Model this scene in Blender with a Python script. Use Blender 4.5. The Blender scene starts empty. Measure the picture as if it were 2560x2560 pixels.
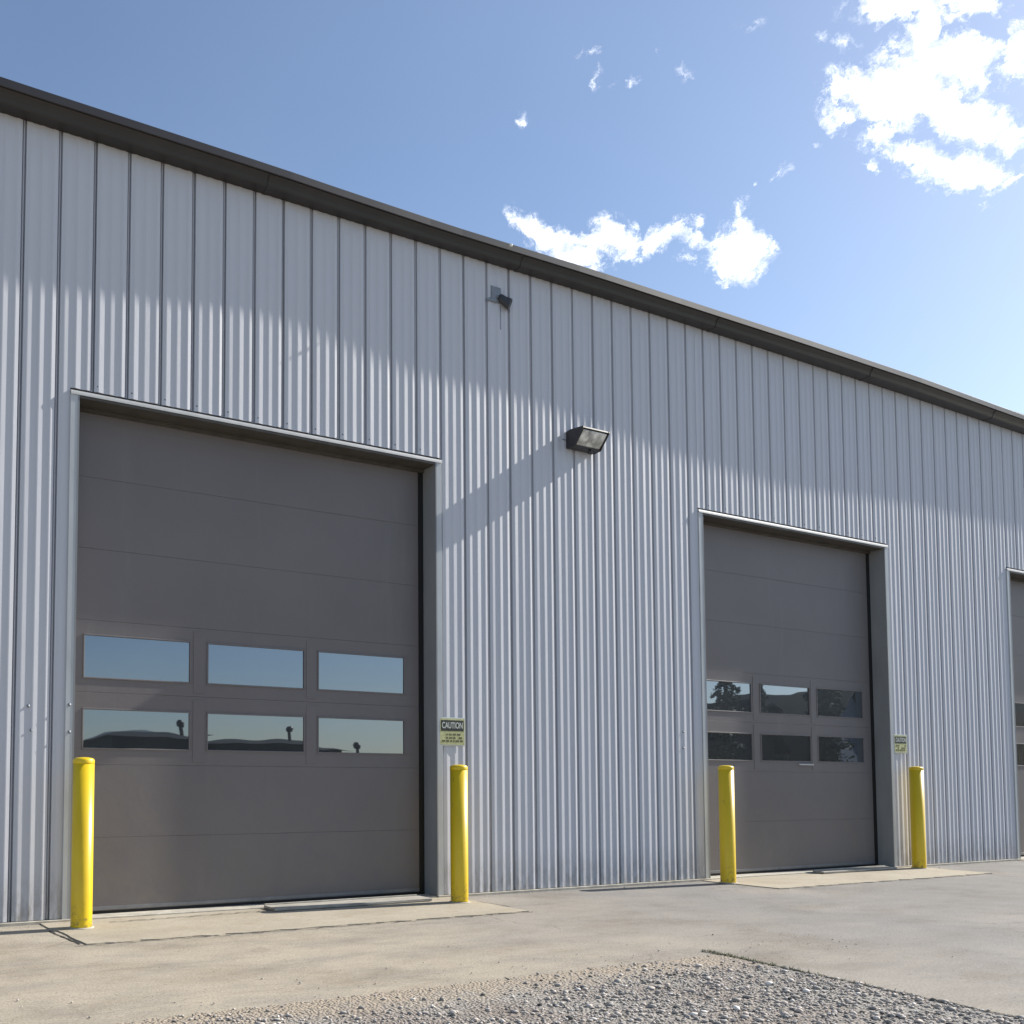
import bpy, bmesh, math, random
import numpy as np
from mathutils import Vector, Matrix
random.seed(7); rng = np.random.default_rng(11)
scene = bpy.context.scene
COL = scene.collection

# ---------------------------------------------------------------- materials
def mat(name):
    m = bpy.data.materials.new(name); m.use_nodes = True
    return m, m.node_tree, m.node_tree.nodes['Principled BSDF']
def nd(nt, t, **k):
    n = nt.nodes.new(t)
    for a, v in k.items():
        if a.startswith('i_'):
            key = a[2:]
            n.inputs[int(key) if key.isdigit() else key.replace('_', ' ')].default_value = v
        else: setattr(n, a, v)
    return n
def noise(nt, scale, detail=4, rough=.55, vec=None, stretch=None):
    if vec is None: vec = nt.nodes.new('ShaderNodeTexCoord').outputs['Object']
    if stretch:
        mp = nd(nt, 'ShaderNodeMapping'); mp.inputs['Scale'].default_value = stretch
        nt.links.new(vec, mp.inputs['Vector']); vec = mp.outputs[0]
    n = nd(nt, 'ShaderNodeTexNoise', i_Scale=scale, i_Detail=detail, i_Roughness=rough)
    nt.links.new(vec, n.inputs['Vector']); return n
def ramp(nt, fac, stops):
    r = nt.nodes.new('ShaderNodeValToRGB'); e = r.color_ramp.elements
    while len(e) < len(stops): e.new(.5)
    for i, (p, c) in enumerate(stops):
        e[i].position = p; e[i].color = (*c, 1) if len(c) == 3 else c
    nt.links.new(fac, r.inputs['Fac']); return r
def mix(nt, a, b, fac, mode='MIX'):
    m = nd(nt, 'ShaderNodeMix', data_type='RGBA', blend_type=mode)
    for s, v in ((0, fac), (6, a), (7, b)):
        if hasattr(v, 'is_output'): nt.links.new(v, m.inputs[s])
        else: m.inputs[s].default_value = v if not isinstance(v, tuple) else (*v, 1)
    return m.outputs[2]
def bump(nt, h, b, strength=.3, dist=.01):
    n = nd(nt, 'ShaderNodeBump', i_Strength=strength, i_Distance=dist)
    nt.links.new(h, n.inputs['Height']); nt.links.new(n.outputs[0], b.inputs['Normal'])
def sepz(nt):
    g = nt.nodes.new('ShaderNodeNewGeometry'); s = nt.nodes.new('ShaderNodeSeparateXYZ')
    nt.links.new(g.outputs['Position'], s.inputs[0]); return s
def mrange(nt, v, a, b, c=0., d=1.):
    m = nd(nt, 'ShaderNodeMapRange'); m.inputs[1].default_value = a; m.inputs[2].default_value = b
    m.inputs[3].default_value = c; m.inputs[4].default_value = d
    nt.links.new(v, m.inputs[0]); return m.outputs[0]
def mth(nt, op, a, b=None):
    m = nd(nt, 'ShaderNodeMath', operation=op)
    for i, v in enumerate((a, b)):
        if v is None: continue
        if hasattr(v, 'is_output'): nt.links.new(v, m.inputs[i])
        else: m.inputs[i].default_value = v
    return m.outputs[0]

def simple(name, c, rough=.5, metal=0., var=.08, scale=6, spec=.5, bstr=0., stretch=None):
    m, nt, b = mat(name)
    n = noise(nt, scale, 5, .6, stretch=stretch)
    lo = tuple(x*(1-var) for x in c); hi = tuple(min(1, x*(1+var)) for x in c)
    r = ramp(nt, n.outputs[0], [(.3, lo), (.7, hi)])
    nt.links.new(r.outputs[0], b.inputs['Base Color'])
    b.inputs['Roughness'].default_value = rough; b.inputs['Metallic'].default_value = metal
    b.inputs['Specular IOR Level'].default_value = spec
    if bstr: bump(nt, n.outputs[0], b, bstr, .004)
    return m

# painted steel siding: faded paint, streaks, splash dirt near the ground
def siding_mat():
    m, nt, b = mat('painted_steel_siding')
    n1 = noise(nt, 1.0, 6, .62, stretch=(9, 9, .35))
    n2 = noise(nt, .6, 4, .5)
    base = ramp(nt, n1.outputs[0], [(.2, (.515, .522, .555)), (.8, (.55, .555, .582))]).outputs[0]
    base = mix(nt, base, (.525, .535, .575), ramp(nt, n2.outputs[0], [(.35, (0, 0, 0)), (.7, (.6, .6, .6))]).outputs[0])
    z = sepz(nt).outputs['Z']
    n3 = noise(nt, 7, 5, .7, stretch=(3, 3, .8))
    d = mth(nt, 'MULTIPLY', mrange(nt, z, .0, .45, 1., 0.), mrange(nt, n3.outputs[0], .35, .7))
    base = mix(nt, base, (.24, .22, .19), d)
    nt.links.new(base, b.inputs['Base Color'])
    b.inputs['Roughness'].default_value = .6; b.inputs['Specular IOR Level'].default_value = .25
    nb = noise(nt, 1.6, 4, .55, stretch=(1.3, 1, .55)); bump(nt, nb.outputs[0], b, .42, .014)
    return m
M = {}
M['siding'] = siding_mat()
M['trim'] = simple('pale_trim_paint', (.44, .455, .46), .4, var=.12, scale=5, stretch=(1, 1, .3))
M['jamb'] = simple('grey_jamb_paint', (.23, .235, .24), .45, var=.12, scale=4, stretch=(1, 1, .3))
M['soffit'] = simple('brown_header_paint', (.075, .067, .056), .5, var=.2)
M['cap'] = simple('drip_cap_metal', (.48, .48, .47), .5, var=.12)
M['bronze'] = simple('dark_bronze_gutter', (.027, .023, .020), .38, var=.15, scale=3)
M['bronze_lip'] = simple('bronze_gutter_lip', (.030, .026, .026), .5, var=.15, scale=3)
M['roof'] = simple('roof_metal', (.30, .30, .30), .4, var=.1)
M['seal'] = simple('black_rubber', (.006, .006, .006), .7, var=.2)
M['alu'] = simple('dull_aluminium', (.22, .22, .225), .42, .5, var=.12, scale=12)
M['hole'] = simple('dark_void', (.01, .01, .01), .9)
M['lampbody'] = simple('dark_bronze_housing', (.032, .03, .032), .45, var=.25, scale=20)
M['bracket'] = simple('grey_bracket', (.20, .22, .25), .45, var=.2, scale=20)
M['signyellow'] = simple('sign_yellow', (.50, .50, .24), .5, var=.2, scale=18)
M['signblack'] = simple('sign_black', (.025, .027, .018), .5, var=.4, scale=18)
M['signink'] = simple('sign_faded_ink', (.12, .11, .05), .6, var=.4, scale=25)
M['rim'] = simple('white_sign_rim', (.55, .57, .52), .5, var=.1)
M['bark'] = simple('bark', (.06, .045, .035), .9, var=.3, scale=8)
M['needles'] = simple('conifer_needles', (.035, .055, .03), .75, var=.5, scale=2.5)
M['bush'] = simple('shrub_leaves', (.05, .06, .03), .75, var=.4, scale=3)
M['wood'] = simple('brown_house_boards', (.03, .025, .018), .8, var=.3, scale=4)
M['shingle'] = simple('dark_shingles', (.014, .013, .012), .95, var=.3, scale=14)
M['farwall'] = simple('olive_shed_wall', (.022, .021, .016), .8, var=.3, scale=2)
M['vent'] = simple('vent_metal', (.02, .02, .022), .5)
M['housewall'] = simple('grey_blue_wall', (.20, .23, .27), .7, var=.15)
M['hill'] = simple('far_hillside', (.14, .17, .18), .95, var=.15, scale=.02)
M['crack'] = simple('joint_filler', (.035, .03, .022), .95, var=.4, scale=30)
M['board'] = simple('weathered_grey_board', (.34, .315, .27), .85, var=.35, scale=6, stretch=(1, 8, 8), bstr=.4)
M['foundation'] = simple('foundation_concrete', (.40, .37, .31), .9, var=.25, scale=9, bstr=.4)
M['grass'] = simple('dry_grass', (.15, .16, .06), .8, var=.4, scale=20)
M['white'] = simple('white_spot', (.8, .78, .7), .5)

def door_mat():
    m, nt, b = mat('painted_door_sections')
    n = noise(nt, .8, 5, .55)
    r = ramp(nt, n.outputs[0], [(.3, (.156, .139, .137)), (.7, (.176, .158, .154))]).outputs[0]
    z = sepz(nt).outputs['Z']
    n3 = noise(nt, 5, 5, .7)
    d = mth(nt, 'MULTIPLY', mrange(nt, z, .03, 1.5, .75, 0.), mrange(nt, n3.outputs[0], .35, .75))
    r = mix(nt, r, (.20, .175, .14), d)  # browner towards the bottom: dust, plus warm ground bounce put into the colour
    ns = noise(nt, 2.2, 6, .7, stretch=(2.2, 1, .25))
    r = mix(nt, r, (.20, .19, .18), ramp(nt, ns.outputs[0], [(.56, (0, 0, 0)), (.74, (.4, .4, .4))]).outputs[0])
    nt.links.new(r, b.inputs['Base Color'])
    b.inputs['Roughness'].default_value = .5; b.inputs['Specular IOR Level'].default_value = .35
    n2 = noise(nt, 1.6, 6, .62); bump(nt, n2.outputs[0], b, .4, .012)
    return m
M['door'] = door_mat()

def glass_mat():
    m, nt, b = mat('dark_reflective_glazing')
    b.inputs['Base Color'].default_value = (.012, .014, .016, 1); b.inputs['Roughness'].default_value = .3
    g = nd(nt, 'ShaderNodeBsdfGlossy'); g.inputs['Roughness'].default_value = .012
    g.inputs['Color'].default_value = (.66, .73, .84, 1)
    f = nd(nt, 'ShaderNodeFresnel', i_IOR=1.9)
    fac = mth(nt, 'ADD', mth(nt, 'MULTIPLY', f.outputs[0], .9), .22)
    ms = nt.nodes.new('ShaderNodeMixShader')
    nt.links.new(fac, ms.inputs[0]); nt.links.new(b.outputs[0], ms.inputs[1]); nt.links.new(g.outputs[0], ms.inputs[2])
    nt.links.new(ms.outputs[0], nt.nodes['Material Output'].inputs[0])
    n = noise(nt, 1.1, 2, .5); bp = nd(nt, 'ShaderNodeBump', i_Strength=.2, i_Distance=.012)
    nt.links.new(n.outputs[0], bp.inputs['Height']); nt.links.new(bp.outputs[0], g.inputs['Normal'])
    return m
M['glass'] = glass_mat()

def yellow_mat():
    m, nt, b = mat('yellow_bollard_sleeve')
    n = noise(nt, 3.5, 5, .6, stretch=(1, 1, .5))
    c = ramp(nt, n.outputs[0], [(.3, (.68, .455, .008)), (.7, (.78, .545, .012))]).outputs[0]
    z = nt.nodes.new('ShaderNodeTexCoord'); s = nt.nodes.new('ShaderNodeSeparateXYZ'); nt.links.new(z.outputs['Object'], s.inputs[0])
    n3 = noise(nt, 22, 5, .7)
    d = mth(nt, 'MULTIPLY', mrange(nt, s.outputs[2], .0, .22, 1., 0.), mrange(nt, n3.outputs[0], .5, .66))
    n4 = noise(nt, 14, 4, .7, stretch=(1, 1, .25))
    sc = ramp(nt, n4.outputs[0], [(.66, (0, 0, 0)), (.72, (.7, .7, .7))]).outputs[0]
    c = mix(nt, c, (.32, .22, .04), sc); c = mix(nt, c, (.16, .11, .05), d)
    nt.links.new(c, b.inputs['Base Color']); b.inputs['Roughness'].default_value = .36
    return m
M['yellow'] = yellow_mat()

def lens_mat():
    m, nt, b = mat('cloudy_lamp_lens')
    n = noise(nt, 9, 3, .5)
    r = ramp(nt, n.outputs[0], [(.35, (.34, .34, .32)), (.6, (.85, .85, .80))]).outputs[0]
    nt.links.new(r, b.inputs['Base Color']); b.inputs['Roughness'].default_value = .18
    b.inputs['Coat Weight'].default_value = .5
    w = nd(nt, 'ShaderNodeTexWave', i_Scale=14., i_Distortion=.3); w.bands_direction = 'X'
    t = nt.nodes.new('ShaderNodeTexCoord'); nt.links.new(t.outputs['Object'], w.inputs[0]); bump(nt, w.outputs['Fac'], b, .5, .004)
    return m
M['lens'] = lens_mat()

def ground_mat():
    m, nt, b = mat('weathered_concrete')
    g = nt.nodes.new('ShaderNodeNewGeometry'); P = g.outputs['Position']
    s = nt.nodes.new('ShaderNodeSeparateXYZ'); nt.links.new(P, s.inputs[0])
    big = noise(nt, .35, 6, .6, P, (1, 1.6, 1)); mid = noise(nt, 2.2, 7, .65, P, (.7, 1.6, 1))
    fine = noise(nt, 70, 4, .75, P); sp = noise(nt, 160, 2, .6, P)
    # worn beige slab on the left, greyer pavement to the right and further out
    xw = mth(nt, 'ADD', s.outputs[0], mth(nt, 'MULTIPLY', mrange(nt, big.outputs[0], .2, .8, -1, 1), 2.2))
    zone = mrange(nt, xw, 1.5, 6.5)
    c = mix(nt, (.365, .318, .250), (.215, .204, .193), zone)
    c = mix(nt, c, (.20, .185, .165), ramp(nt, mid.outputs[0], [(.45, (0, 0, 0)), (.70, (.6, .6, .6))]).outputs[0])
    c = mix(nt, c, (.36, .325, .275), ramp(nt, big.outputs[0], [(.52, (0, 0, 0)), (.68, (.45, .45, .45))]).outputs[0])
    c = mix(nt, c, (.5, .5, .5), .75, 'MIX') if False else c
    v = ramp(nt, fine.outputs[0], [(.28, (.62, .62, .62)), (.5, (1, 1, 1)), (.75, (1.25, 1.25, 1.24))]).outputs[0]
    c = mix(nt, c, v, 1., 'MULTIPLY')
    v2 = ramp(nt, sp.outputs[0], [(.30, (.55, .55, .52)), (.38, (1, 1, 1))]).outputs[0]
    c = mix(nt, c, v2, .8, 'MULTIPLY')
    ag = nd(nt, 'ShaderNodeTexVoronoi', i_Scale=95.); nt.links.new(P, ag.inputs['Vector'])
    c = mix(nt, c, ramp(nt, ag.outputs['Color'], [(.06, (.62, .6, .58)), (.22, (1, 1, 1)), (.85, (1, 1, 1)), (.97, (1.3, 1.3, 1.28))]).outputs[0], .8, 'MULTIPLY')
    ty = noise(nt, 1.0, 5, .7, P, (.25, 3.2, 1))
    c = mix(nt, c, (.19, .175, .155), ramp(nt, ty.outputs[0], [(.54, (0, 0, 0)), (.70, (.45, .45, .45))]).outputs[0])
    dm_ = noise(nt, .9, 8, .72, P, (1, 1.4, 1))
    c = mix(nt, c, ramp(nt, dm_.outputs[0], [(.34, (.80, .77, .73)), (.5, (1, 1, 1)), (.66, (1.12, 1.11, 1.09))]).outputs[0], .9, 'MULTIPLY')
    # oily spots
    st = noise(nt, 5.5, 4, .6, P, (1, 1.5, 1))
    c = mix(nt, c, (.17, .15, .12), ramp(nt, st.outputs[0], [(.70, (0, 0, 0)), (.78, (.55, .55, .55))]).outputs[0])
    # hairline cracks
    wv = mix(nt, P, noise(nt, 1.7, 4, .6, P).outputs['Color'], .35, 'LINEAR_LIGHT')
    vo = nd(nt, 'ShaderNodeTexVoronoi', feature='DISTANCE_TO_EDGE', i_Scale=.42); nt.links.new(wv, vo.inputs['Vector'])
    cr = mth(nt, 'MULTIPLY', mrange(nt, vo.outputs[0], .0, .007, 1, 0), mrange(nt, big.outputs[0], .45, .6))
    c = mix(nt, c, (.12, .10, .075), mth(nt, 'MULTIPLY', cr, .6))
    nt.links.new(c, b.inputs['Base Color']); b.inputs['Roughness'].default_value = .9; b.inputs['Specular IOR Level'].default_value = .25
    h = mth(nt, 'ADD', mth(nt, 'MULTIPLY', fine.outputs[0], .35), mid.outputs[0]); bump(nt, h, b, .55, .012)
    return m
M['ground'] = ground_mat()

def apron_mat():
    m, nt, b = mat('apron_concrete')
    g = nt.nodes.new('ShaderNodeNewGeometry'); P = g.outputs['Position']
    big = noise(nt, 1.1, 6, .65, P, (1, 1.8, 1)); fine = noise(nt, 60, 4, .75, P)
    c = ramp(nt, big.outputs[0], [(.25, (.30, .262, .20)), (.5, (.37, .325, .252)), (.75, (.43, .385, .31))]).outputs[0]
    v = ramp(nt, fine.outputs[0], [(.28, (.72, .72, .72)), (.5, (1, 1, 1)), (.75, (1.1, 1.1, 1.1))]).outputs[0]
    c = mix(nt, c, v, 1., 'MULTIPLY')
    st = noise(nt, 3.2, 5, .65, P, (1, 1.5, 1))
    c = mix(nt, c, (.26, .17, .09), ramp(nt, st.outputs[0], [(.60, (0, 0, 0)), (.74, (.45, .45, .45))]).outputs[0])
    nt.links.new(c, b.inputs['Base Color']); b.inputs['Roughness'].default_value = .9; b.inputs['Specular IOR Level'].default_value = .25
    bump(nt, fine.outputs[0], b, .4, .006)
    return m
M['apron'] = apron_mat()

def gravel_mat():
    m, nt, b = mat('gravel_bed')
    g = nt.nodes.new('ShaderNodeNewGeometry'); P = g.outputs['Position']
    vo = nd(nt, 'ShaderNodeTexVoronoi', i_Scale=55.); nt.links.new(P, vo.inputs['Vector'])
    big = noise(nt, 1.3, 5, .6, P)
    c = ramp(nt, vo.outputs['Color'], [(.0, (.19, .175, .155)), (.45, (.35, .325, .29)), (1., (.48, .445, .40))]).outputs[0]
    c = mix(nt, c, (.27, .215, .175), ramp(nt, big.outputs[0], [(.42, (0, 0, 0)), (.62, (.7, .7, .7))]).outputs[0])
    e = mrange(nt, vo.outputs['Distance'], .25, .8, 1, .45)
    c = mix(nt, c, e, 1., 'MULTIPLY')
    sp = nt.nodes.new('ShaderNodeSeparateXYZ'); nt.links.new(P, sp.inputs[0])
    ne = noise(nt, 5., 6, .7, P)
    ed = mth(nt, 'ADD', sp.outputs[1], mth(nt, 'MULTIPLY', mrange(nt, ne.outputs[0], .25, .75, -1., 1.), .28))
    c = mix(nt, c, (.315, .262, .20), mrange(nt, ed, -3.85, -3.50))
    nt.links.new(c, b.inputs['Base Color']); b.inputs['Roughness'].default_value = .95
    inv = mth(nt, 'SUBTRACT', 1., vo.outputs['Distance']); bump(nt, inv, b, 1., .012)
    return m
M['gravelbed'] = gravel_mat()
def stone_mat():
    m, nt, b = mat('loose_gravel_stones')
    a = nd(nt, 'ShaderNodeAttribute', attribute_name='tone')
    c = ramp(nt, a.outputs['Fac'], [(0, (.06, .055, .05)), (.15, (.26, .24, .215)), (.5, (.42, .385, .345)), (.75, (.50, .43, .37)), (1, (.80, .76, .70))]).outputs[0]
    nt.links.new(c, b.inputs['Base Color']); b.inputs['Roughness'].default_value = .9
    return m
M['stones'] = stone_mat()

# ---------------------------------------------------------------- mesh helpers
class MB:
    def __init__(s): s.v = []; s.f = []
    def add(s, vs, fs):
        o = len(s.v); s.v += [tuple(v) for v in vs]; s.f += [tuple(i+o for i in f) for f in fs]; return s
    def box(s, x0, x1, y0, y1, z0, z1):
        return s.add([(x0,y0,z0),(x1,y0,z0),(x1,y1,z0),(x0,y1,z0),(x0,y0,z1),(x1,y0,z1),(x1,y1,z1),(x0,y1,z1)],
              [(0,3,2,1),(4,5,6,7),(0,1,5,4),(1,2,6,5),(2,3,7,6),(3,0,4,7)])
    def extrude_x(s, prof, x0, x1):          # closed (y,z) polygon
        n = len(prof)
        s.add([(x0,y,z) for y,z in prof]+[(x1,y,z) for y,z in prof],
              [(i,(i+1)%n,(i+1)%n+n,i+n) for i in range(n)]+[tuple(range(n))[::-1], tuple(range(n,2*n))]); return s
    def lathe(s, prof, c=(0,0,0), seg=28, axis=None):
        vs = []; fs = []
        for r, z in prof:
            for k in range(seg):
                a = 2*math.pi*k/seg; vs.append(Vector((r*math.cos(a), r*math.sin(a), z)))
        if axis is not None:
            R = Vector((0,0,1)).rotation_difference(Vector(axis)).to_matrix(); vs = [R@v for v in vs]
        vs = [v+Vector(c) for v in vs]; n = len(prof)
        for i in range(n-1):
            for k in range(seg):
                fs.append((i*seg+k, i*seg+(k+1)%seg, (i+1)*seg+(k+1)%seg, (i+1)*seg+k))
        fs.append(tuple(range(seg))[::-1]); fs.append(tuple(range((n-1)*seg, n*seg)))
        return s.add(vs, fs)
    def build(s, name, m, parent=None, bevel=0., smooth=False, seg=2):
        me = bpy.data.meshes.new(name); me.from_pydata(s.v, [], s.f); me.update()
        bm = bmesh.new(); bm.from_mesh(me); bmesh.ops.recalc_face_normals(bm, faces=bm.faces); bm.to_mesh(me); bm.free()
        me.materials.append(m if not isinstance(m, str) else M[m])
        o = bpy.data.objects.new(name, me); COL.objects.link(o)
        if parent is not None: o.parent = parent
        if bevel:
            b = o.modifiers.new('bevel', 'BEVEL'); b.width = bevel; b.segments = seg; b.limit_method = 'ANGLE'; b.angle_limit = math.radians(35)
        if smooth:
            for p in me.polygons: p.use_smooth = True
        return o
def tag(o, label=None, cat=None, group=None, kind=None):
    for k, v in (('label', label), ('category', cat), ('group', group), ('kind', kind)):
        if v: o[k] = v
    return o
def empty(name, loc=(0,0,0), rz=0.):
    o = bpy.data.objects.new(name, None); COL.objects.link(o); o.location = loc; o.rotation_euler = (0,0,rz); return o

# ---------------------------------------------------------------- ground
def sheet(name, pts, z, m):
    me = bpy.data.meshes.new(name); me.from_pydata([(x,y,z) for x,y in pts], [], [tuple(range(len(pts)))]); me.update()
    me.materials.append(M[m]); o = bpy.data.objects.new(name, me); COL.objects.link(o); return o
gr = sheet('ground', [(-900,-900),(1400,-900),(1400,900),(-900,900)], 0., 'ground')
tag(gr, 'weathered tan and grey concrete yard in front of the metal building', 'ground', kind='structure')

def ragged(x0, y0, x1, y1, n, amp, sc=1.7):
    out = []
    for i in range(n):
        t = i/n; d = amp*(math.sin(t*n*.7*sc+x0)+.6*math.sin(t*n*1.9+y0*3)+rng.normal()*.5)
        dx, dy = x1-x0, y1-y0; L = math.hypot(dx, dy)
        out.append((x0+dx*t-dy/L*d, y0+dy*t+dx/L*d))
    return out
# aprons (slabs slightly proud of the yard, worn ragged at the front edge)
def apron(x0, x1, yf, label):
    pts = [(x0,.23),(x0,-.46)] + ragged(x0+.03,-.46,x0+.06,yf,6,.004) + ragged(x0+.06,yf,x1,yf-.03,60,.012) + ragged(x1,yf-.03,x1+.02,-.43,8,.006) + [(x1+.05,.23)]
    z = .009; n = len(pts)
    me = bpy.data.meshes.new('apron'); me.from_pydata([(x,y,z) for x,y in pts]+[(x,y,-.05) for x,y in pts], [],
        [tuple(range(n))]+[(i,i+n,(i+1)%n+n,(i+1)%n) for i in range(n)]); me.update()
    me.materials.append(M['apron']); o = bpy.data.objects.new('pavement', me); COL.objects.link(o)
    tag(o, label, 'pavement', kind='structure')
    return o
ap1 = apron(.24, 4.32, -1.16, 'pale worn concrete apron in front of the nearest door')
ap2 = apron(8.0, 12.2, -.98, 'pale worn concrete apron in front of the middle door')
ap3 = apron(14.85, 19.0, -.95, 'pale worn concrete apron in front of the farthest door')
def strip(pts, w, z, m, parent, name='joint'):
    vs = []; fs = []
    for i, (x, y) in enumerate(pts):
        a = pts[max(0, i-1)]; b = pts[min(len(pts)-1, i+1)]; dx, dy = b[0]-a[0], b[1]-a[1]; L = math.hypot(dx, dy) or 1
        ww = w*(.35+.65*abs(math.sin(i*1.7+x*3)))*rng.uniform(.6, 1.2)/2
        vs += [(x-dy/L*ww, y+dx/L*ww, z), (x+dy/L*ww, y-dx/L*ww, z)]
        if i: fs.append((2*i-2, 2*i-1, 2*i+1, 2*i))
    me = bpy.data.meshes.new(name); me.from_pydata(vs, [], fs); me.update(); me.materials.append(M[m])
    o = bpy.data.objects.new(name, me); COL.objects.link(o); o.parent = parent; return o
strip(ragged(.215,-.42,.27,-1.16,14,.003), .024, .004, 'crack', ap1)
strip(ragged(.2,-1.19,4.4,-1.22,90,.014), .012, .004, 'crack', ap1)
strip(ragged(4.36,-.36,4.40,-.9,10,.004), .022, .004, 'crack', ap1)
strip(ragged(.75,-.25,2.25,-.19,40,.010), .020, .016, 'crack', ap1)
strip(ragged(8.0,-1.01,12.3,-1.03,80,.012), .008, .004, 'crack', ap2)

# gravel patch, right edge is the straight joint of the next slab
edge = ragged(-2.5,-3.36,4.02,-3.42,260,.022)
gp = sheet('ground_gravel', edge+[(4.03,-3.40),(3.86,-5.2),(3.4,-9.8),(-2.5,-9.6)], .004, 'gravelbed'); gp.name = 'gravel_bed'
tag(gp, 'gravel patch lying in the yard in the foreground', 'gravel', kind='structure')
yj = strip(ragged(4.045,-3.26,3.86,-5.1,50,.006)+ragged(3.86,-5.1,3.4,-9.8,80,.008), .030, .008, 'crack', gp, 'slab_joint')

def inside(x, y): return x < 4.03-(-3.4-y)*.096 and y < -3.38
def stones():
    ico = [(0,0,1)]+[(.894*math.cos(a),.894*math.sin(a),.447) for a in [i*1.2566 for i in range(5)]]+[(.894*math.cos(a),.894*math.sin(a),-.447) for a in [i*1.2566+.628 for i in range(5)]]+[(0,0,-1)]
    F = [(0,1+i,1+(i+1)%5) for i in range(5)]+[(1+i,6+i,1+(i+1)%5) for i in range(5)]+[(6+i,6+(i+1)%5,1+(i+1)%5) for i in range(5)]+[(11,6+(i+1)%5,6+i) for i in range(5)]
    ico = np.array(ico); F = np.array(F)
    P = []
    while len(P) < 26000:
        x = rng.uniform(-1.4, 4.0); y = rng.uniform(-6.2, -3.1)
        if not inside(x, y): continue
        # thinning towards the ragged upper edge
        e = (-3.42-y)+.16*math.sin(x*2.3+1)+.08*math.sin(x*6.1)
        if e < .8 and rng.random() > max(.0, e/.8)**1.3*.95+.02: continue
        P.append((x, y))
    for _ in range(900):   # strays on the slab
        x = rng.uniform(-1, 5.5); y = rng.normal(-3.35, .3)
        if y < -1.3: P.append((x, y))
    for _ in range(500):
        P.append((rng.uniform(-1, 15), -.05-abs(rng.normal(0, .12))))
    P = np.array(P); n = len(P)
    r = np.clip(rng.lognormal(math.log(.0062), .5, n), .0025, .022); r[-500:] *= .5; r[-1400:-500] *= .42
    sc = rng.uniform(.6, 1.25, (n,1,3))*r[:,None,None]; sc[:,:,2] *= .5
    ang = rng.uniform(0, 6.28, n); c, s_ = np.cos(ang), np.sin(ang)
    V = ico[None]*(1+rng.normal(0, .16, (n,12,1)))*sc
    X = V[:,:,0]*c[:,None]-V[:,:,1]*s_[:,None]+P[:,0:1]; Y = V[:,:,0]*s_[:,None]+V[:,:,1]*c[:,None]+P[:,1:2]
    Z = V[:,:,2]+(r*.35)[:,None]+.004
    VV = np.stack([X,Y,Z],-1).reshape(-1,3); FF = (F[None]+12*np.arange(n)[:,None,None]).reshape(-1,3)
    me = bpy.data.meshes.new('gravel'); me.vertices.add(len(VV)); me.vertices.foreach_set('co', VV.ravel())
    me.loops.add(FF.size); me.loops.foreach_set('vertex_index', FF.ravel().astype(np.int32))
    me.polygons.add(len(FF)); me.polygons.foreach_set('loop_start', np.arange(0, FF.size, 3, dtype=np.int32))
    me.update(calc_edges=True)
    a = me.attributes.new('tone', 'FLOAT', 'POINT'); a.data.foreach_set('value', np.repeat(rng.beta(1.7, 1.7, n), 12).astype(np.float32))
    me.materials.append(M['stones']); o = bpy.data.objects.new('gravel', me); COL.objects.link(o)
    tag(o, 'loose grey and tan gravel stones scattered over the foreground', 'gravel', kind='stuff')
stones()
# weeds along the slab joint
def weeds():
    mb = MB()
    for i in range(420):
        t = abs(rng.normal(0, .38)); t = min(t, 1.)
        x = 4.04-.18*t+rng.normal(0, .012); y = -3.28-1.75*t+rng.normal(0, .02)
        h = rng.uniform(.008, .03); a = rng.uniform(0, 6.28); w = .003
        dx, dy = math.cos(a)*w, math.sin(a)*w; lx, ly = rng.normal(0, .012, 2)
        mb.add([(x-dx,y-dy,.003),(x+dx,y+dy,.003),(x+lx,y+ly,h)], [(0,1,2)])
    o = mb.build('grass', 'grass'); tag(o, 'sparse dry grass growing along the slab joint by the gravel', 'grass', kind='stuff')
weeds()

# ---------------------------------------------------------------- the metal building
R = .3048; EAVE = 6.71; XL, XR = -8*R*3, 38.1
H = 4.42; REC = .21
DOORS = [(.494, 4.187), (8.153, 11.80), (14.992, 18.65)]
bld = empty('metal_building', (0, 0, 0))
tag(bld, 'long pale grey metal building with vertical ribbed siding, dark gutter and brown overhead doors', 'building')

def prof_pts(x0, x1):
    """(x, y) polyline of flush steel panels: dark reveal every 12 inches, three shallow ribs between."""
    base = [(-.019, .0), (-.0175, .038), (.0165, .038), (.018, .0)]
    pts = []
    for rc in (.205, .535, .865):
        c = rc*R; pts += [(c-.036, 0), (c-.014, -.0058), (c-.006, -.0060), (c+.038, 0)]
    out = []
    rr = random.Random(5)
    k0 = int(math.floor(x0/R))-1; k1 = int(math.ceil(x1/R))+1
    for k in range(k0, k1):
        rr.seed(k*7+1); am = [rr.uniform(.72, 1.18) for _ in range(3)]; sh = rr.uniform(-.003, .003); dp = rr.uniform(.85, 1.)
        gw = rr.uniform(.9, 1.06)
        for u, y in base: out.append((k*R+u*gw, y*dp))
        for q, (u, y) in enumerate(pts): out.append((k*R+u+sh, y*am[q//4]))
    out.sort(); res = [(x0, 0.)]+[p for p in out if x0+.002 < p[0] < x1-.002]+[(x1, 0.)]
    return res
sd = MB()
def panel(x0, x1, z0, z1):
    p = prof_pts(x0, x1); n = len(p)
    zs = [z0, z1]
    vs = [(x, y, z) for z in zs for x, y in p]; m = len(zs)
    fs = [(j*n+i, j*n+i+1, (j+1)*n+i+1, (j+1)*n+i) for j in range(m-1) for i in range(n-1)]
    sd.add(vs, fs)
T = .075
xs = XL
for a, b in DOORS:
    panel(xs, a-T, .03, EAVE+.06); panel(a-T, b+T, H+.05, EAVE+.06); xs = b+T
panel(xs, XR, .03, EAVE+.06)
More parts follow.
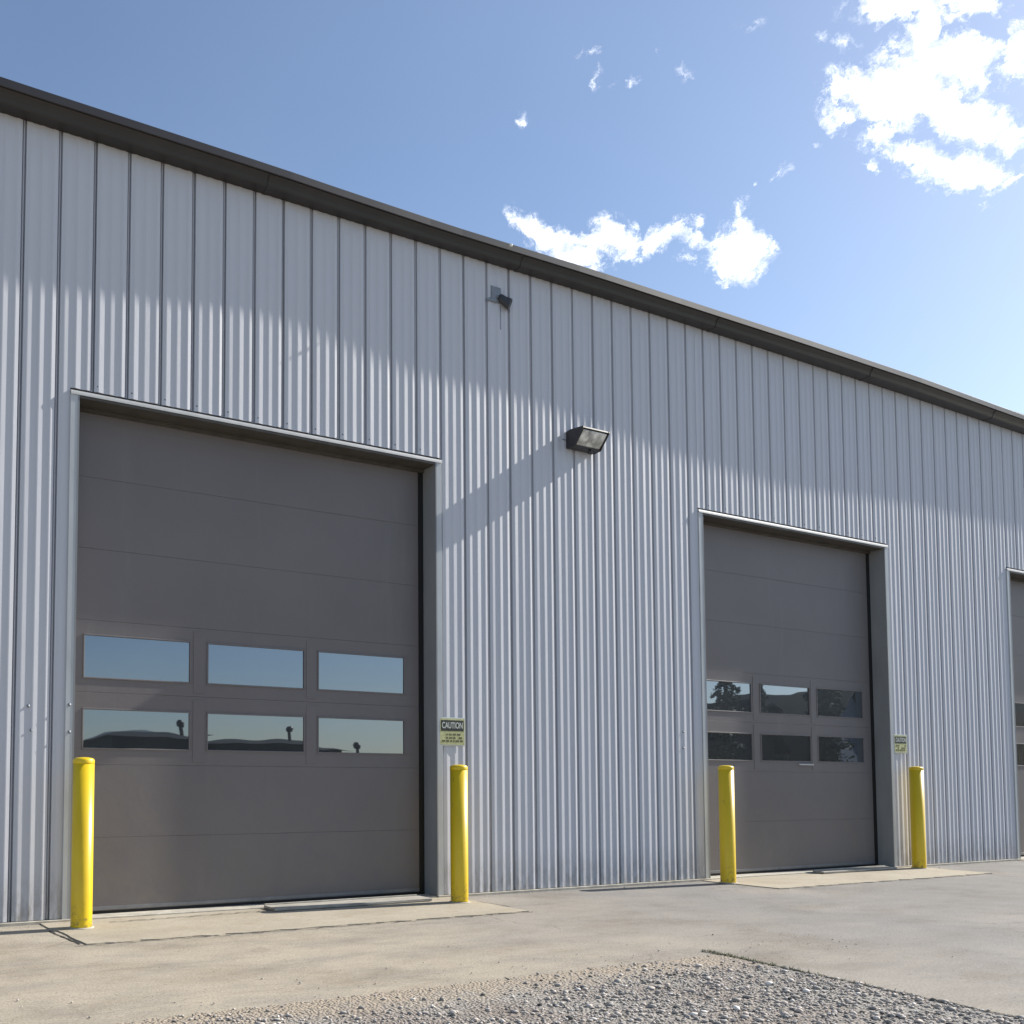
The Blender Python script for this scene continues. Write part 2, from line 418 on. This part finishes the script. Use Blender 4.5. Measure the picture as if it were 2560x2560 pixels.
sd.build('siding', 'siding', bld)
# backing walls, other sides, roof
bk = MB(); 
xs = XL
for a, b in DOORS:
    bk.box(xs, a-T, .042, .2, .02, EAVE); bk.box(a-T, b+T, .042, .2, H+.06, EAVE); xs = b+T
bk.box(xs, XR, .042, .2, .02, EAVE)
bk.box(XL, XL+.1, .2, 24, 0, EAVE); bk.box(XR-.1, XR, .2, 24, 0, EAVE); bk.box(XL, XR, 24, 24.1, 0, EAVE)
bk.build('wall', 'siding', bld)
rf = MB(); rf.extrude_x([(-.13,EAVE+.175),(12,EAVE+.92),(24.2,EAVE+.18),(24.2,EAVE+.13),(-.13,EAVE+.160)], XL-.2, XR+.2)
rf.build('roof', 'roof', bld)
# gutter: outward bow added to bend its cast shadow, vertical bow to follow lens curvature
GX = [-12, 0, 2.3, 3.0, 4.2, 6.2, 7.8, 9.8, 12.4, 15.0, 18, 45]
GO = [0, -.002, .0, -.014, -.034, -.004, -.002, .022, .036, .012, .010, .0]
GZ = [-.03, -.028, -.020, -.018, -.008, .004, .008, .000, -.015, -.045, -.06, -.06]
def bow(x): return float(np.interp(x, GX, GO)), float(np.interp(x, GX, GZ))
class GB(MB):
    def run(s, prof, x0, x1):
        xs = list(np.arange(x0, x1, .4))+[x1]; n = len(prof); vs = []; fs = []
        for q, x in enumerate(xs):
            do, dz = bow(x)
            for y, z in prof: vs.append((x, y if y > -.01 else y-do, z+dz))
            if q: fs += [((q-1)*n+i, (q-1)*n+(i+1)%n, q*n+(i+1)%n, q*n+i) for i in range(n)]
        fs += [tuple(range(n))[::-1], tuple(range(len(vs)-n, len(vs)))]
        return s.add(vs, fs)

gu = GB(); gu.run([(-.002,EAVE-.012),(-.122,EAVE-.014),(-.131,EAVE-.004),(-.144,EAVE+.030),(-.158,EAVE+.058),(-.176,EAVE+.082),(-.178,EAVE+.150),(-.1,EAVE+.158),(-.002,EAVE+.158)], XL-.25, XR+.25)
g_o = gu.build('gutter', 'bronze', bld)
lp = GB(); lp.run([(-.177,EAVE+.086),(-.190,EAVE+.084),(-.194,EAVE+.090),(-.194,EAVE+.156),(-.188,EAVE+.162),(-.177,EAVE+.162)], XL-.25, XR+.25)
lp.build('gutter_lip', 'bronze_lip', g_o)
for i in range(-2, 13):
    x = 2.2+i*3.05
    GB().run([(-.002,EAVE-.016),(-.123,EAVE-.018),(-.135,EAVE-.007),(-.148,EAVE+.028),(-.162,EAVE+.054),(-.181,EAVE+.069),(-.170,EAVE+.075),(-.002,EAVE+.01)], x, x+.04).build('gutter_seam', 'bronze', g_o)
MB().lathe([(.02,0),(.016,.012),(.006,.02)], (5.05,-.192,EAVE+.125), 12, (0,-1,.2)).build('gutter_pale_spot', 'white', g_o, smooth=True)  # small pale domed spot on the gutter lip
# angle flashing where siding meets gutter
# foundation
fd = MB(); xs = XL
for a, b in DOORS:
    fd.box(xs, a-.0, -.035, .2, -.05, .026); fd.box(a, b, -.005, .6, -.05, .020); xs = b
fd.box(xs, XR, -.035, .2, -.05, .026)
fd.build('foundation', 'foundation', bld, .004)
# screws just above the door headers
scm = MB().lathe([(.0075,0),(.0075,.003),(.005,.006)], (0,0,0), 8, (0,-1,0)); first = None
for k in range(0, 60):
    for a, b in DOORS[:2]:
        if a-.05 < k*R+.045 < b+.05:
            if first is None: first = scm.build('screw', 'lampbody', bld); o = first
            else: o = first.copy(); COL.objects.link(o)
            o.location = (k*R+.045, -.001, H+.10)

for di, (a, b) in enumerate(DOORS):
    # frame: light outer trim, grey returns, drip cap, dark soffit
    for x0, x1, j0, j1 in ((a-T, a, a-.012, a+.002), (b, b+T, b-.002, b+.012)):
        fo = MB().box(x0, x1, -.016, .034, .026, H).build('door_trim', 'trim', bld, .002)
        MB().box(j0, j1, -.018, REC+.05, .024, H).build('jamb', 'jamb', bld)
    c = MB(); c.extrude_x([(.03,H+.048),(-.018,H+.026),(-.022,H+.010),(-.024,H-.008),(-.020,H-.008),(-.018,H+.006),(.03,H+.006)], a-T+.002, b+T+.004)
    c.build('drip_cap', 'cap', bld)
    s = MB(); s.box(a-.01, b+.01, -.015, REC+.06, H-.030, H+.0055); s.box(a+.002, b-.002, REC-.030, REC-.004, H-.062, H-.031)
    s.build('header', 'soffit', bld)
    # the overhead door
    door = empty('overhead_door', (0, 0, 0)); door.parent = bld
    dm = MB(); Y0, Y1 = REC, REC+.045
    zs = [.045+.625*i for i in range(8)]
    W = b-a; px = [(.142,1.112),(1.296,2.291),(2.456,3.451)]
    px = [(a+u/3.693*W, a+v/3.693*W) for u, v in px]
    panes = []
    for i in range(7):
        z0, z1 = zs[i]+.0007, zs[i+1]-.0007
        if i in (2, 3):
            g0, g1 = (1.44, 1.77) if i == 2 else (2.05, 2.41)
            dm.box(a-.04, b+.04, Y0, Y1, z0, g0-.012); dm.box(a-.04, b+.04, Y0, Y1, g1+.012, z1)
            ex = [a-.04]+[v for p in px for v in (p[0]-.012, p[1]+.012)]+[b+.04]
            for q in range(0, 8, 2): dm.box(ex[q], ex[q+1], Y0, Y1, g0-.012, g1+.012)
            for q in (0, 1): 
                xm = (px[q][1]+px[q+1][0])/2
                dm.box(xm-.055, xm+.055, Y0-.004, Y0, z0+.03, z1-.03)
            for p in px: panes.append((p[0], p[1], g0, g1))
        else:
            dm.box(a-.04, b+.04, Y0, Y1, z0, z1)
    dm.box(a-.04, b+.04, Y0+.012, Y1-.005, zs[0], zs[7])   # tongue behind the joints
    d = dm.build('door_panel', 'door', door, .0016)
    for (x0, x1, z0, z1) in panes:
        fr = MB(); w = .014
        for q in ((x0-w,x1+w,z0-w,z0),(x0-w,x1+w,z1,z1+w),(x0-w,x0,z0,z1),(x1,x1+w,z0,z1)): fr.box(q[0],q[1],Y0-.008,Y0+.010,q[2],q[3])
        fr.build('window_frame', 'door', door, .003)
        pn = MB(); t = rng.normal(0, .0012); t2 = rng.normal(0, .0007)
        yb = Y0+.006
        pn.add([(x0,yb-t,z0),(x1,yb+t,z0),(x1,yb+t+t2,z1),(x0,yb-t+t2,z1),(x0,yb+.004-t,z0),(x1,yb+.004+t,z0),(x1,yb+.004+t+t2,z1),(x0,yb+.004-t+t2,z1)],
               [(0,1,2,3),(7,6,5,4),(0,4,5,1),(1,5,6,2),(2,6,7,3),(3,7,4,0)])
        pn.build('window_pane', 'glass', door)
    MB().box(a-.03, b+.03, Y0-.004, Y1, .052, .082).build('bottom_rail', 'alu', door, .002)
    sl = MB(); sl.box(a-.03, b+.03, Y0+.002, Y1, .021, .051); sl.box(b-.060, b-.004, REC-.012, REC-.001, .024, H-.03); sl.box(a+.004, a+.03, REC-.012, REC-.001, .024, H-.03)
    sl.build('door_seal', 'seal', door)
    if di == 1:
        MB().box(a+2.00, a+2.28, Y0-.03, Y0-.005, 1.385, 1.405).build('lift_handle', 'cap', door, .004)

# ---------------------------------------------------------------- threshold boards
def board(x0, x1, y0, y1, label):
    o = empty('threshold_board', ((x0+x1)/2, (y0+y1)/2, .012)); cx, cy = (x0+x1)/2, (y0+y1)/2
    t = MB(); t.box(x0-cx, x1-cx, y0-cy, y1-cy, .001, .028); t.build('plank', 'board', o, .006)
    e = MB(); e.box(x0-cx+.01, x1-cx-.02, y1-cy+.002, y1-cy+.016, .001, .040); e.build('edge_strip', 'foundation', o, .003)
    tag(o, label, 'plank', 'threshold boards at the doors'); return o
board(2.25, 3.95, -.255, -.03, 'weathered grey threshold board on the apron at the nearest door')
board(10.05, 11.6, -.17, -.03, 'weathered pale threshold board on the apron at the middle door')

# ---------------------------------------------------------------- bollards
def bollard():
    o = empty('bollard')
    r = .084; b = MB(); b.lathe([(r,.0),(r,.02),(r,1.285)], seg=40).build('post', 'yellow', o, smooth=True)
    c = MB(); c.lathe([(r+.0012,1.284),(r+.0015,1.288),(r+.0010,1.312),(r-.006,1.322),(r-.020,1.329),(r-.045,1.333),(.02,1.335),(.001,1.335)], seg=40).build('domed_cap', 'yellow', o, smooth=True)
    k = MB(); k.lathe([(r+.018,-.002),(r+.014,.006),(r+.001,.009)], seg=40).build('base_collar', 'foundation', o, smooth=True)
    return o
def copy_tree(o, parent=None):
    c = o.copy(); COL.objects.link(c); c.parent = parent
    for ch in list(o.children): copy_tree(ch, c)
    return c
B = [(.471,-.402,.009,'yellow bollard left of the nearest door, largest in the picture'),
     (4.150,-.415,.009,'yellow bollard standing below the left caution sign, right of the nearest door'),
     (8.045,-.345,.009,'yellow bollard in front of the left edge of the middle door'),
     (12.05,-.20,.009,'yellow bollard right of the middle door, below the faded sign')]
b0 = bollard()
for i, (x, y, z, l) in enumerate(B):
    o = b0 if i == 0 else copy_tree(b0)
    o.location = (x, y, z); o.rotation_euler.z = i*1.3; tag(o, l, 'bollard', 'yellow bollards beside the doors')
    o.scale = (1, 1, (1.0, .985, 1.01, 1.03)[i])

# ---------------------------------------------------------------- wall pack light
wp = empty('wall_light', (6.175, -.002, 4.955))
wp.scale = (1, 1, .86)
tag(wp, 'boxy dark wall pack light with cloudy lens on the siding between the doors', 'light')
hx = .185
def quad_prism(prof, x0, x1): return MB().extrude_x(prof, x0, x1)
quad_prism([(0,.10),(-.07,.108),(-.255,.085),(-.262,.060),(-.24,.056),(-.05,.072),(-.05,-.105),(-.128,-.108),(-.132,-.124),(-.03,-.130),(0,-.12)], -hx+.004, hx-.004).build('housing', 'lampbody', wp, .004)
sdp = [(0,.102),(-.07,.110),(-.258,.087),(-.264,.058),(-.16,-.085),(-.135,-.128),(-.03,-.134),(0,-.122)]
for q in (-hx-.012, hx-.003): MB().extrude_x(sdp, q, q+.015).build('end_plate', 'lampbody', wp, .003)
lz = quad_prism([(-.052,.070),(-.246,.055),(-.240,.035),(-.19,-.035),(-.125,-.106),(-.052,-.100)], -hx+.006, hx-.006); lz.build('lens', 'lens', wp, .012, seg=4)
MB().lathe([(.02,0),(.02,.035),(.014,.045)], (.06,-.10,-.175), 14).build('photocell', 'lampbody', wp, smooth=True)
MB().lathe([(.008,0),(.008,.05)], (-.25,-.004,-.01), 10, (1,0,0)).build('conduit', 'bracket', wp)

# small floodlight under the eave
fl = empty('floodlight', (5.02, -.002, 6.36))
fl.scale = (1.2, .48, 1.2)
tag(fl, 'small dark floodlight on a grey angled bracket high under the gutter', 'light')
MB().add([(-.075,0,.085),(.045,0,.085),(.045,0,-.06),(-.075,0,-.06),(-.07,-.03,.075),(.03,-.03,.075),(.04,-.03,-.05),(-.07,-.03,-.05)],
   [(0,1,2,3),(4,7,6,5),(0,4,5,1),(1,5,6,2),(2,6,7,3),(3,7,4,0)]).build('mounting_box', 'bracket', fl, .004)
hd = MB(); hd.lathe([(.028,-.05),(.040,-.03),(.046,.02),(.060,.075),(.062,.082),(.052,.083),(.045,.06),(.001,.055)], (.045,-.075,-.035), 24, (.85,-.35,-.42)); hd.build('lamp_head', 'lampbody', fl, smooth=True)
ar = MB(); ar.lathe([(.012,0),(.012,.075)], (-.01,-.03,-.01), 10, (.4,-1,-.25)); ar.lathe([(.010,0),(.010,.12)], (-.10,-.02,-.045), 10, (1,-.2,0)); ar.build('arm', 'bracket', fl)
MB().lathe([(.004,0),(.004,.22)], (.035,-.006,-.30), 8).build('cable', 'bracket', fl)
MB().box(-.13, .02, -.035, 0, -.068, -.055).build('shelf_bracket', 'bracket', fl, .002)

# conduit stubs and patched holes left and right of the doors
def stub(x, z, l):
    o = MB().lathe([(.014,0),(.014,.003),(.008,.004),(.008,.008)], (0,0,0), 14, (0,-1,0)).build('wall_bolt', 'bracket', smooth=True)
    o.location = (x, -.016 if abs(x-.455) < .05 or abs(x-8.10) < .07 else -.002, z); tag(o, l, 'bolt', 'small bolts on the wall beside the doors')
stub(.452, 1.785, 'upper dark bolt head on the trim just left of the nearest door'); stub(.455, 1.56, 'lower dark bolt head on the trim just left of the nearest door')
stub(.118, 1.763, 'upper dark bolt head on the siding at the far left of the wall'); stub(.145, 1.565, 'lower dark bolt head on the siding at the far left of the wall')
stub(7.758, 1.75, 'upper bolt head on the siding left of the middle door'); stub(7.755, 1.56, 'lower bolt head on the siding left of the middle door')

# ---------------------------------------------------------------- signs
def text_mesh(s, size, xs_=1., bold=.0):
    cu = bpy.data.curves.new('t', 'FONT'); cu.body = s; cu.size = size; cu.extrude = .0006; cu.offset = bold; cu.align_x = 'CENTER'; cu.align_y = 'CENTER'
    o = bpy.data.objects.new('t', cu); COL.objects.link(o); dg = bpy.context.evaluated_depsgraph_get()
    me = bpy.data.meshes.new_from_object(o.evaluated_get(dg)); bpy.data.objects.remove(o); return me
def sign(x0, x1, z0, z1, label, faded):
    w, h = x1-x0, z1-z0
    o = empty('caution_sign', ((x0+x1)/2, -.012, (z0+z1)/2)); tag(o, label, 'sign')
    MB().box(-w/2, w/2, -.003, 0, -h/2, h/2).build('sign_plate', 'rim', o, .002)
    MB().box(-w/2+.012, w/2-.012, -.0045, -.0032, -h/2+.012, h/2-.012).build('sign_face', 'signyellow', o)
    hb = MB(); hb.box(-w/2+.022, w/2-.022, -.006, -.0047, h*.02, h/2-.028); hb.build('header_band', 'signblack', o)
    me = text_mesh('CAUTION', h*.30, bold=.002); t = bpy.data.objects.new('caution_lettering', me); COL.objects.link(t); t.parent = o
    bx = max(v.co.x for v in me.vertices)-min(v.co.x for v in me.vertices)
    t.rotation_euler = (math.radians(90), 0, 0); t.scale = ((w-.07)/bx, 1, 1); t.location = (0, -.0068, h*.02+(h/2-.028-h*.02)/2); me.materials.append(M['rim'])
    l = MB()   # worn, no longer readable small print
    for r_, zz in enumerate((-.10, -.22, -.33)):
        x = -w/2+.035
        while x < w/2-.05:
            ww = rng.uniform(.012, .045)
            if rng.random() > faded: l.box(x, min(x+ww, w/2-.03), -.0058, -.0048, h*zz-.010, h*zz+.010)
            x += ww+.014
    l.build('worn_small_print', 'signink', o)['kind'] = 'stuff'
sign(4.215, 4.545, 1.520, 1.808, 'square yellow and black caution sign right of the nearest door', .15)
sign(11.885, 12.185, 1.565, 1.825, 'faded caution sign right of the middle door above its bollard', .35)

# ---------------------------------------------------------------- what the door glass mirrors (stands across the yard)
def shed(x0, x1, y0, y1, h, ridge, label, vents):
    o = empty('low_shed', ((x0+x1)/2, (y0+y1)/2, 0)); cx, cy = (x0+x1)/2, (y0+y1)/2; w = (x1-x0)/2; d = (y1-y0)/2
    MB().box(-w, w, -d, d, 0, h).build('wall', 'farwall', o)
    rr = MB(); e = .4
    rr.add([(-w-e,-d-e,h+.003),(w+e,-d-e,h+.003),(w+e,d+e,h+.003),(-w-e,d+e,h+.003),(-w*.55,0,ridge),(w*.55,0,ridge)], [(0,3,2,1),(0,1,5,4),(2,3,4,5),(1,2,5),(3,0,4)])
    ro = rr.build('roof', 'shingle', o)
    for vx, vh in vents:
        MB().lathe([(.09,0),(.09,vh-.45),(.08,vh-.43),(.17,vh-.36),(.20,vh-.14),(.12,vh)], (vx-cx, d*.3, ridge-.62), 14).build('roof_vent', 'vent', ro)
    tag(o, label, 'shed')
shed(13.2, 18.4, -46, -40, 3.45, 3.85, 'dark flat shed mirrored in the left pane of the nearest door', [(17.6, 1.3)])
shed(19.0, 27.5, -47, -40, 3.0, 3.4, 'long low olive shed mirrored in the middle pane of the nearest door', [(24.6, 1.5)])
shed(28.2, 37.0, -46, -40, 2.2, 2.7, 'lowest shed with roof vents mirrored in the right pane of the nearest door', [(29.6, 1.6), (34.4, 1.6)])
def house(x, y, w, d, h, ridge, rz, label, wallm):
    o = empty('house', (x, y, 0), rz)
    MB().extrude_x([(-d/2,0),(d/2,0),(d/2,h),(0,ridge-.08),(-d/2,h)], -w/2, w/2).build('wall', wallm, o)
    s = (ridge-h)/(d/2); e = .5
    r = MB(); r.extrude_x([(-d/2-e,h-s*e),(0,ridge),(d/2+e,h-s*e),(d/2+e,h-s*e+.18),(0,ridge+.18),(-d/2-e,h-s*e+.18)], -w/2-.5, w/2+.5); r.build('roof', 'shingle', o)
    for q in (-.3, .05, .32):
        MB().box(w*q-.5, w*q+.5, -d/2-.04, -d/2+.02, 1.0, 2.2).build('window', 'vent', o); 
        MB().box(w*q-.5, w*q+.5, d/2-.02, d/2+.04, 1.0, 2.2).build('window', 'vent', o)
    MB().box(-w/2-.04, -w/2+.02, -.5, .5, 0, 2.1).build('door', 'vent', o)
    tag(o, label, 'house')
house(37.6, -25.5, 8, 4.2, 2.9, 4.75, math.radians(90), 'brown gabled house mirrored in the left pane of the middle door', 'wood')
house(43.4, -27.0, 6.5, 7.0, 3.2, 5.0, math.radians(100), 'dark roofed house mirrored in the centre pane of the middle door', 'wood')
house(50.0, -27.5, 6, 6, 4.6, 6.2, math.radians(75), 'grey blue house mirrored in the right pane of the middle door', 'housewall')

house(61, -21.5, 10, 7, 4.6, 7.4, math.radians(70), 'dark gabled house mirrored in the farthest door glass', 'wood')
def conifer_mesh(seed, h, m='needles', wide=.2):
    rg = np.random.default_rng(seed); vs = []; fs = []
    for i in range(2600):
        t = rg.random()**.75; z = h*(.08+.92*t); layer = .72+.28*math.sin(z*7+rg.normal(0, .4))
        rad = h*wide*(1-t)**.85*layer*rg.random()**.4+.04; a = rg.uniform(0, 6.283)
        c = np.array([rad*math.cos(a), rad*math.sin(a), z-rad*.25]); s_ = rg.uniform(.10, .26)*(.5+.5*(1-t))*h/9
        u = rg.normal(0, 1, 3); u /= np.linalg.norm(u); v = np.cross(u, rg.normal(0, 1, 3)); v /= np.linalg.norm(v)
        o = len(vs); vs += [tuple(c-u*s_), tuple(c+v*s_*.5), tuple(c+u*s_), tuple(c-v*s_*.5)]; fs.append((o,o+1,o+2,o+3))
    me = bpy.data.meshes.new('crown'); me.from_pydata(vs, [], fs); me.materials.append(M[m]); return me
crowns = [conifer_mesh(3, 9.), conifer_mesh(5, 9., wide=.16)]
TR = [(44.6,-34,8.6,'slender conifer behind the roofs, second from the left in the middle door glass'),
      (38.6,-33,7.4,'small slender conifer behind the brown house roof ridge'),
      (47.6,-36,9.2,'slender conifer far behind the grey blue house'),
      (35.6,-21,8.5,'tall conifer mirrored at the far left of the middle door glass'),
      (40.4,-22.5,7.6,'slim conifer mirrored between the brown and dark roofed houses'),
      (41.6,-31,8.2,'conifer behind the dark roofed house mirrored in the middle door glass'),
      (46.4,-23,8.0,'conifer mirrored near the right edge of the centre glass of the middle door'),
      (49.0,-20,6.6,'bushy conifer mirrored in the right pane of the middle door'),
      (57,-24,9.5,'tall conifer mirrored in the farthest door glass, left'),
      (61,-26,10.5,'tallest conifer mirrored in the farthest door glass, centre'),
      (65,-22,9,'conifer mirrored in the farthest door glass, right'),
      (34.0,-27,7.0,'conifer standing left of the brown house mirrored in glass'),
      (53.5,-21,7.2,'conifer beside the grey blue house mirrored in glass')]
for i, (x, y, h, l) in enumerate(TR):
    o = empty('conifer_tree', (x, y, 0), i*1.1); tag(o, l, 'tree', 'conifers across the yard'); o.scale = (h/9,)*3
    c = bpy.data.objects.new('crown', crowns[i % 2]); COL.objects.link(c); c.parent = o
    MB().lathe([(.22,0),(.16,2.),(.05,8.3)], seg=10).build('trunk', 'bark', o)

# far hill
hm = MB(); n = 60
def hz(x): 
    return 17*math.exp(-((x-160)/44)**4)+9*math.exp(-((x-330)/120)**2)+7*math.exp(-((x+60)/160)**2)+1.5*math.sin(x*.035)+1.
for i in range(n+1):
    x = -500+1300*i/n; h = max(.5, hz(x)*1.45); hm.v += [(x,-560,-1),(x,-430,h*.55),(x,-420,h*.5) if False else (x,-500,h),(x,-380,-1)]
for i in range(n):
    o = 4*i; q = o+4; hm.f += [(o,q,q+2,o+2),(o+2,q+2,q+1,o+1),(o+1,q+1,q+3,o+3)]
ho = hm.build('hills', 'hill', smooth=True); tag(ho, 'low blue grey hills beyond the yard mirrored faintly in door glass', 'hills', kind='structure')

# ---------------------------------------------------------------- light
S = Vector((12.3, -1.0, 8.15)).normalized(); el = math.asin(S.z); az = math.atan2(S.x, S.y)
sun = bpy.data.lights.new('sun', 'SUN'); sun.energy = 4.8; sun.angle = math.radians(.53); sun.color = (1., .955, .88)
so = bpy.data.objects.new('sun', sun); COL.objects.link(so); so.rotation_euler = (-S).to_track_quat('-Z', 'Y').to_euler(); so.location = S*60

w = bpy.data.worlds.new('World'); scene.world = w; w.use_nodes = True; nt = w.node_tree
bg = nt.nodes['Background']; bg.inputs['Strength'].default_value = .1
sky = nd(nt, 'ShaderNodeTexSky', sky_type='NISHITA'); sky.sun_disc = False; sky.sun_elevation = el; sky.sun_rotation = az
sky.altitude = 400; sky.air_density = 1.0; sky.dust_density = .9; sky.ozone_density = 2.0
tc = nt.nodes.new('ShaderNodeTexCoord'); D = tc.outputs['Generated']
F = Vector((.70492, .50513, .49793)); azf = math.atan2(F.x, F.y)
Rv = Vector((math.cos(azf), -math.sin(azf), 0)); Uv = Rv.cross(F)
def dot(v):
    n = nd(nt, 'ShaderNodeVectorMath', operation='DOT_PRODUCT'); nt.links.new(D, n.inputs[0]); n.inputs[1].default_value = v; return n.outputs['Value']
df = dot(F); cmb = nt.nodes.new('ShaderNodeCombineXYZ')
nt.links.new(mth(nt, 'DIVIDE', dot(Rv), df), cmb.inputs[0]); nt.links.new(mth(nt, 'DIVIDE', dot(Uv), df), cmb.inputs[1])
front = mth(nt, 'GREATER_THAN', df, .2)
P0 = cmb.outputs[0]
# domain warp so the clouds get torn outlines
nw = nd(nt, 'ShaderNodeTexNoise', i_Scale=26., i_Detail=6., i_Roughness=.68); nt.links.new(P0, nw.inputs['Vector'])
nwb = nd(nt, 'ShaderNodeTexNoise', i_Scale=85., i_Detail=4., i_Roughness=.6); nt.links.new(P0, nwb.inputs['Vector'])
def vm(op, a, b=None, s=None):
    n = nd(nt, 'ShaderNodeVectorMath', operation=op)
    for i, v in enumerate((a, b)):
        if v is None: continue
        if hasattr(v, 'is_output'): nt.links.new(v, n.inputs[i])
        else: n.inputs[i].default_value = v
    if s is not None: n.inputs['Scale'].default_value = s
    return n.outputs[0]
wv = vm('ADD', P0, vm('SCALE', vm('SUBTRACT', nw.outputs['Color'], (.5,.5,.5)), s=.036))
wv = vm('ADD', wv, vm('SCALE', vm('SUBTRACT', nwb.outputs['Color'], (.5,.5,.5)), s=.009))
CL = [(-.098,-.026,.045,.0075,-.05,.62),(-.045,-.040,.022,.007,-.5,.55),(-.137,-.018,.03,.009,-.3,.8),(0.0913,0.0369,0.0417,0.0198,-0.269,1.0),(0.1256,0.0451,0.0365,0.0134,-0.403,1.0),(0.1095,0.0688,0.0107,0.019,-0.284,1.0),(0.0953,0.0902,0.0302,0.0085,-0.292,1.0),(0.1457,0.0759,0.0153,0.0054,-0.292,0.9),(0.0523,0.0513,0.0103,0.0056,0.086,0.6),(0.0588,0.0254,0.0134,0.0079,-0.26,0.8),(0.1393,0.004,0.0376,0.0103,-0.64,1.1),(0.1103,-0.0105,0.0363,0.0081,-0.414,0.75),(0.1356,-0.03,0.0336,0.01,-0.379,0.85),(0.1707,-0.0458,0.0105,0.0034,-0.241,0.7),(0.0829,0.0097,0.0075,0.0103,-0.256,0.8),(0.1719,0.0405,0.0101,0.0197,-0.28,1.0),(0.055,0.0812,0.0182,0.0064,-0.575,0.35),(0.0777,-0.0137,0.0053,0.0054,-0.245,0.45),(-0.1783,-0.0024,0.0297,0.0107,-0.759,1.0),(-0.154,-0.0237,0.0313,0.0098,-0.346,0.9),(-0.1161,-0.0189,0.018,0.0143,-0.687,0.95),(-0.0807,-0.0291,0.021,0.0102,0.126,0.85),(-0.052,-0.0228,0.0076,0.0084,-0.228,0.5),(-0.0193,-0.0537,0.0201,0.021,-0.219,1.1),(-0.017,-0.0185,0.0094,0.0122,-0.234,0.45),(-0.0555,-0.05,0.0143,0.0069,-0.217,0.55),(-0.1261,0.1213,0.011,0.0049,-0.278,0.4),(-0.1233,0.1039,0.0051,0.0062,-0.558,0.35),(-0.101,0.0987,0.013,0.0038,-0.272,0.38),(-0.0544,0.0895,0.0083,0.0084,-0.274,0.3),(-0.0756,0.1136,0.0042,0.0033,-0.281,0.35),(-0.1883,0.0933,0.0066,0.0081,-0.261,0.35),(-0.0061,0.1099,0.0138,0.0089,-0.287,0.28),(0.0137,0.0004,0.0091,0.0067,-0.245,0.33),(0.0372,0.014,0.0043,0.0035,-0.253,0.4),(0.1543,-0.0593,0.0081,0.0039,-0.234,0.42),(-0.0043,-0.0032,0.0045,0.0024,-0.241,0.3),(0.128,0.0703,0.0087,0.0086,-0.287,0.6),(0.0641,0.0625,0.0094,0.0107,-0.276,0.3)]
acc = None
for (cx, cy, rx, ry, rt, wt) in CL:
    mp = nd(nt, 'ShaderNodeMapping', vector_type='TEXTURE'); mp.inputs['Location'].default_value = (cx, cy, 0); mp.inputs['Rotation'].default_value = (0, 0, rt)
    k = 1.32 if wt > .7 else 1.12
    if wt < .45: wt *= .88
    mp.inputs['Scale'].default_value = (rx*k, ry*k, 1); nt.links.new(wv, mp.inputs['Vector'])
    ln = nd(nt, 'ShaderNodeVectorMath', operation='LENGTH'); nt.links.new(mp.outputs[0], ln.inputs[0])
    v = mrange(nt, ln.outputs['Value'], 0., 1.25, wt*1.25, 0.)
    acc = v if acc is None else mth(nt, 'MAXIMUM', acc, v)
nf = nd(nt, 'ShaderNodeTexNoise', i_Scale=70., i_Detail=9., i_Roughness=.72); nt.links.new(wv, nf.inputs['Vector'])
holes = mrange(nt, nf.outputs[0], .3, .7, -.62, .52)
dens = mth(nt, 'ADD', acc, mth(nt, 'MULTIPLY', mth(nt, 'MULTIPLY', holes, mrange(nt, acc, 0., .25)), mrange(nt, acc, .5, .95, 1., .35)))
al = nd(nt, 'ShaderNodeMapRange', interpolation_type='SMOOTHSTEP'); nt.links.new(dens, al.inputs[0]); al.inputs[1].default_value = .10; al.inputs[2].default_value = .95
alpha = mth(nt, 'MULTIPLY', mth(nt, 'MULTIPLY', al.outputs[0], .97), front)
# thin veil that pales the blue
vn = nd(nt, 'ShaderNodeTexNoise', i_Scale=2.2, i_Detail=4., i_Roughness=.5); nt.links.new(D, vn.inputs['Vector'])
skyc = mix(nt, sky.outputs[0], (5.2, 5.6, 6.2), mrange(nt, vn.outputs[0], .3, .75, .0, .06))
cs = nd(nt, 'ShaderNodeTexNoise', i_Scale=38., i_Detail=6., i_Roughness=.6); nt.links.new(P0, cs.inputs['Vector'])
col = mix(nt, skyc, ramp(nt, cs.outputs[0], [(.36, (6.4, 6.9, 7.8)), (.56, (10.5, 10.6, 10.8))]).outputs[0], alpha)
nt.links.new(col, bg.inputs['Color'])

# ---------------------------------------------------------------- camera
cam = bpy.data.cameras.new('camera'); co = bpy.data.objects.new('camera', cam); COL.objects.link(co); scene.camera = co
f, pit, yaw, rol = 2429.3, .057, .4806, .004
cam.sensor_fit = 'HORIZONTAL'; cam.sensor_width = 36; cam.lens = f/2560*36
cam.shift_x = 568.07/2560; cam.shift_y = 529.38/2560; cam.clip_end = 4000; cam.clip_start = .05
fw = Vector((math.sin(yaw)*math.cos(pit), math.cos(yaw)*math.cos(pit), math.sin(pit))); r = Vector((math.cos(yaw), -math.sin(yaw), 0)); u = r.cross(fw)
r2 = r*math.cos(rol)+u*math.sin(rol); u2 = -r*math.sin(rol)+u*math.cos(rol)
co.matrix_world = Matrix(((r2.x,u2.x,-fw.x,-1.6764),(r2.y,u2.y,-fw.y,-7.9566),(r2.z,u2.z,-fw.z,1.1764),(0,0,0,1)))

vs = scene.view_settings; vs.view_transform = 'Standard'; vs.look = 'None'; vs.gamma = 1; vs.exposure = .75; vs.use_curve_mapping = False
scene.render.engine = 'CYCLES'; scene.cycles.max_bounces = 6
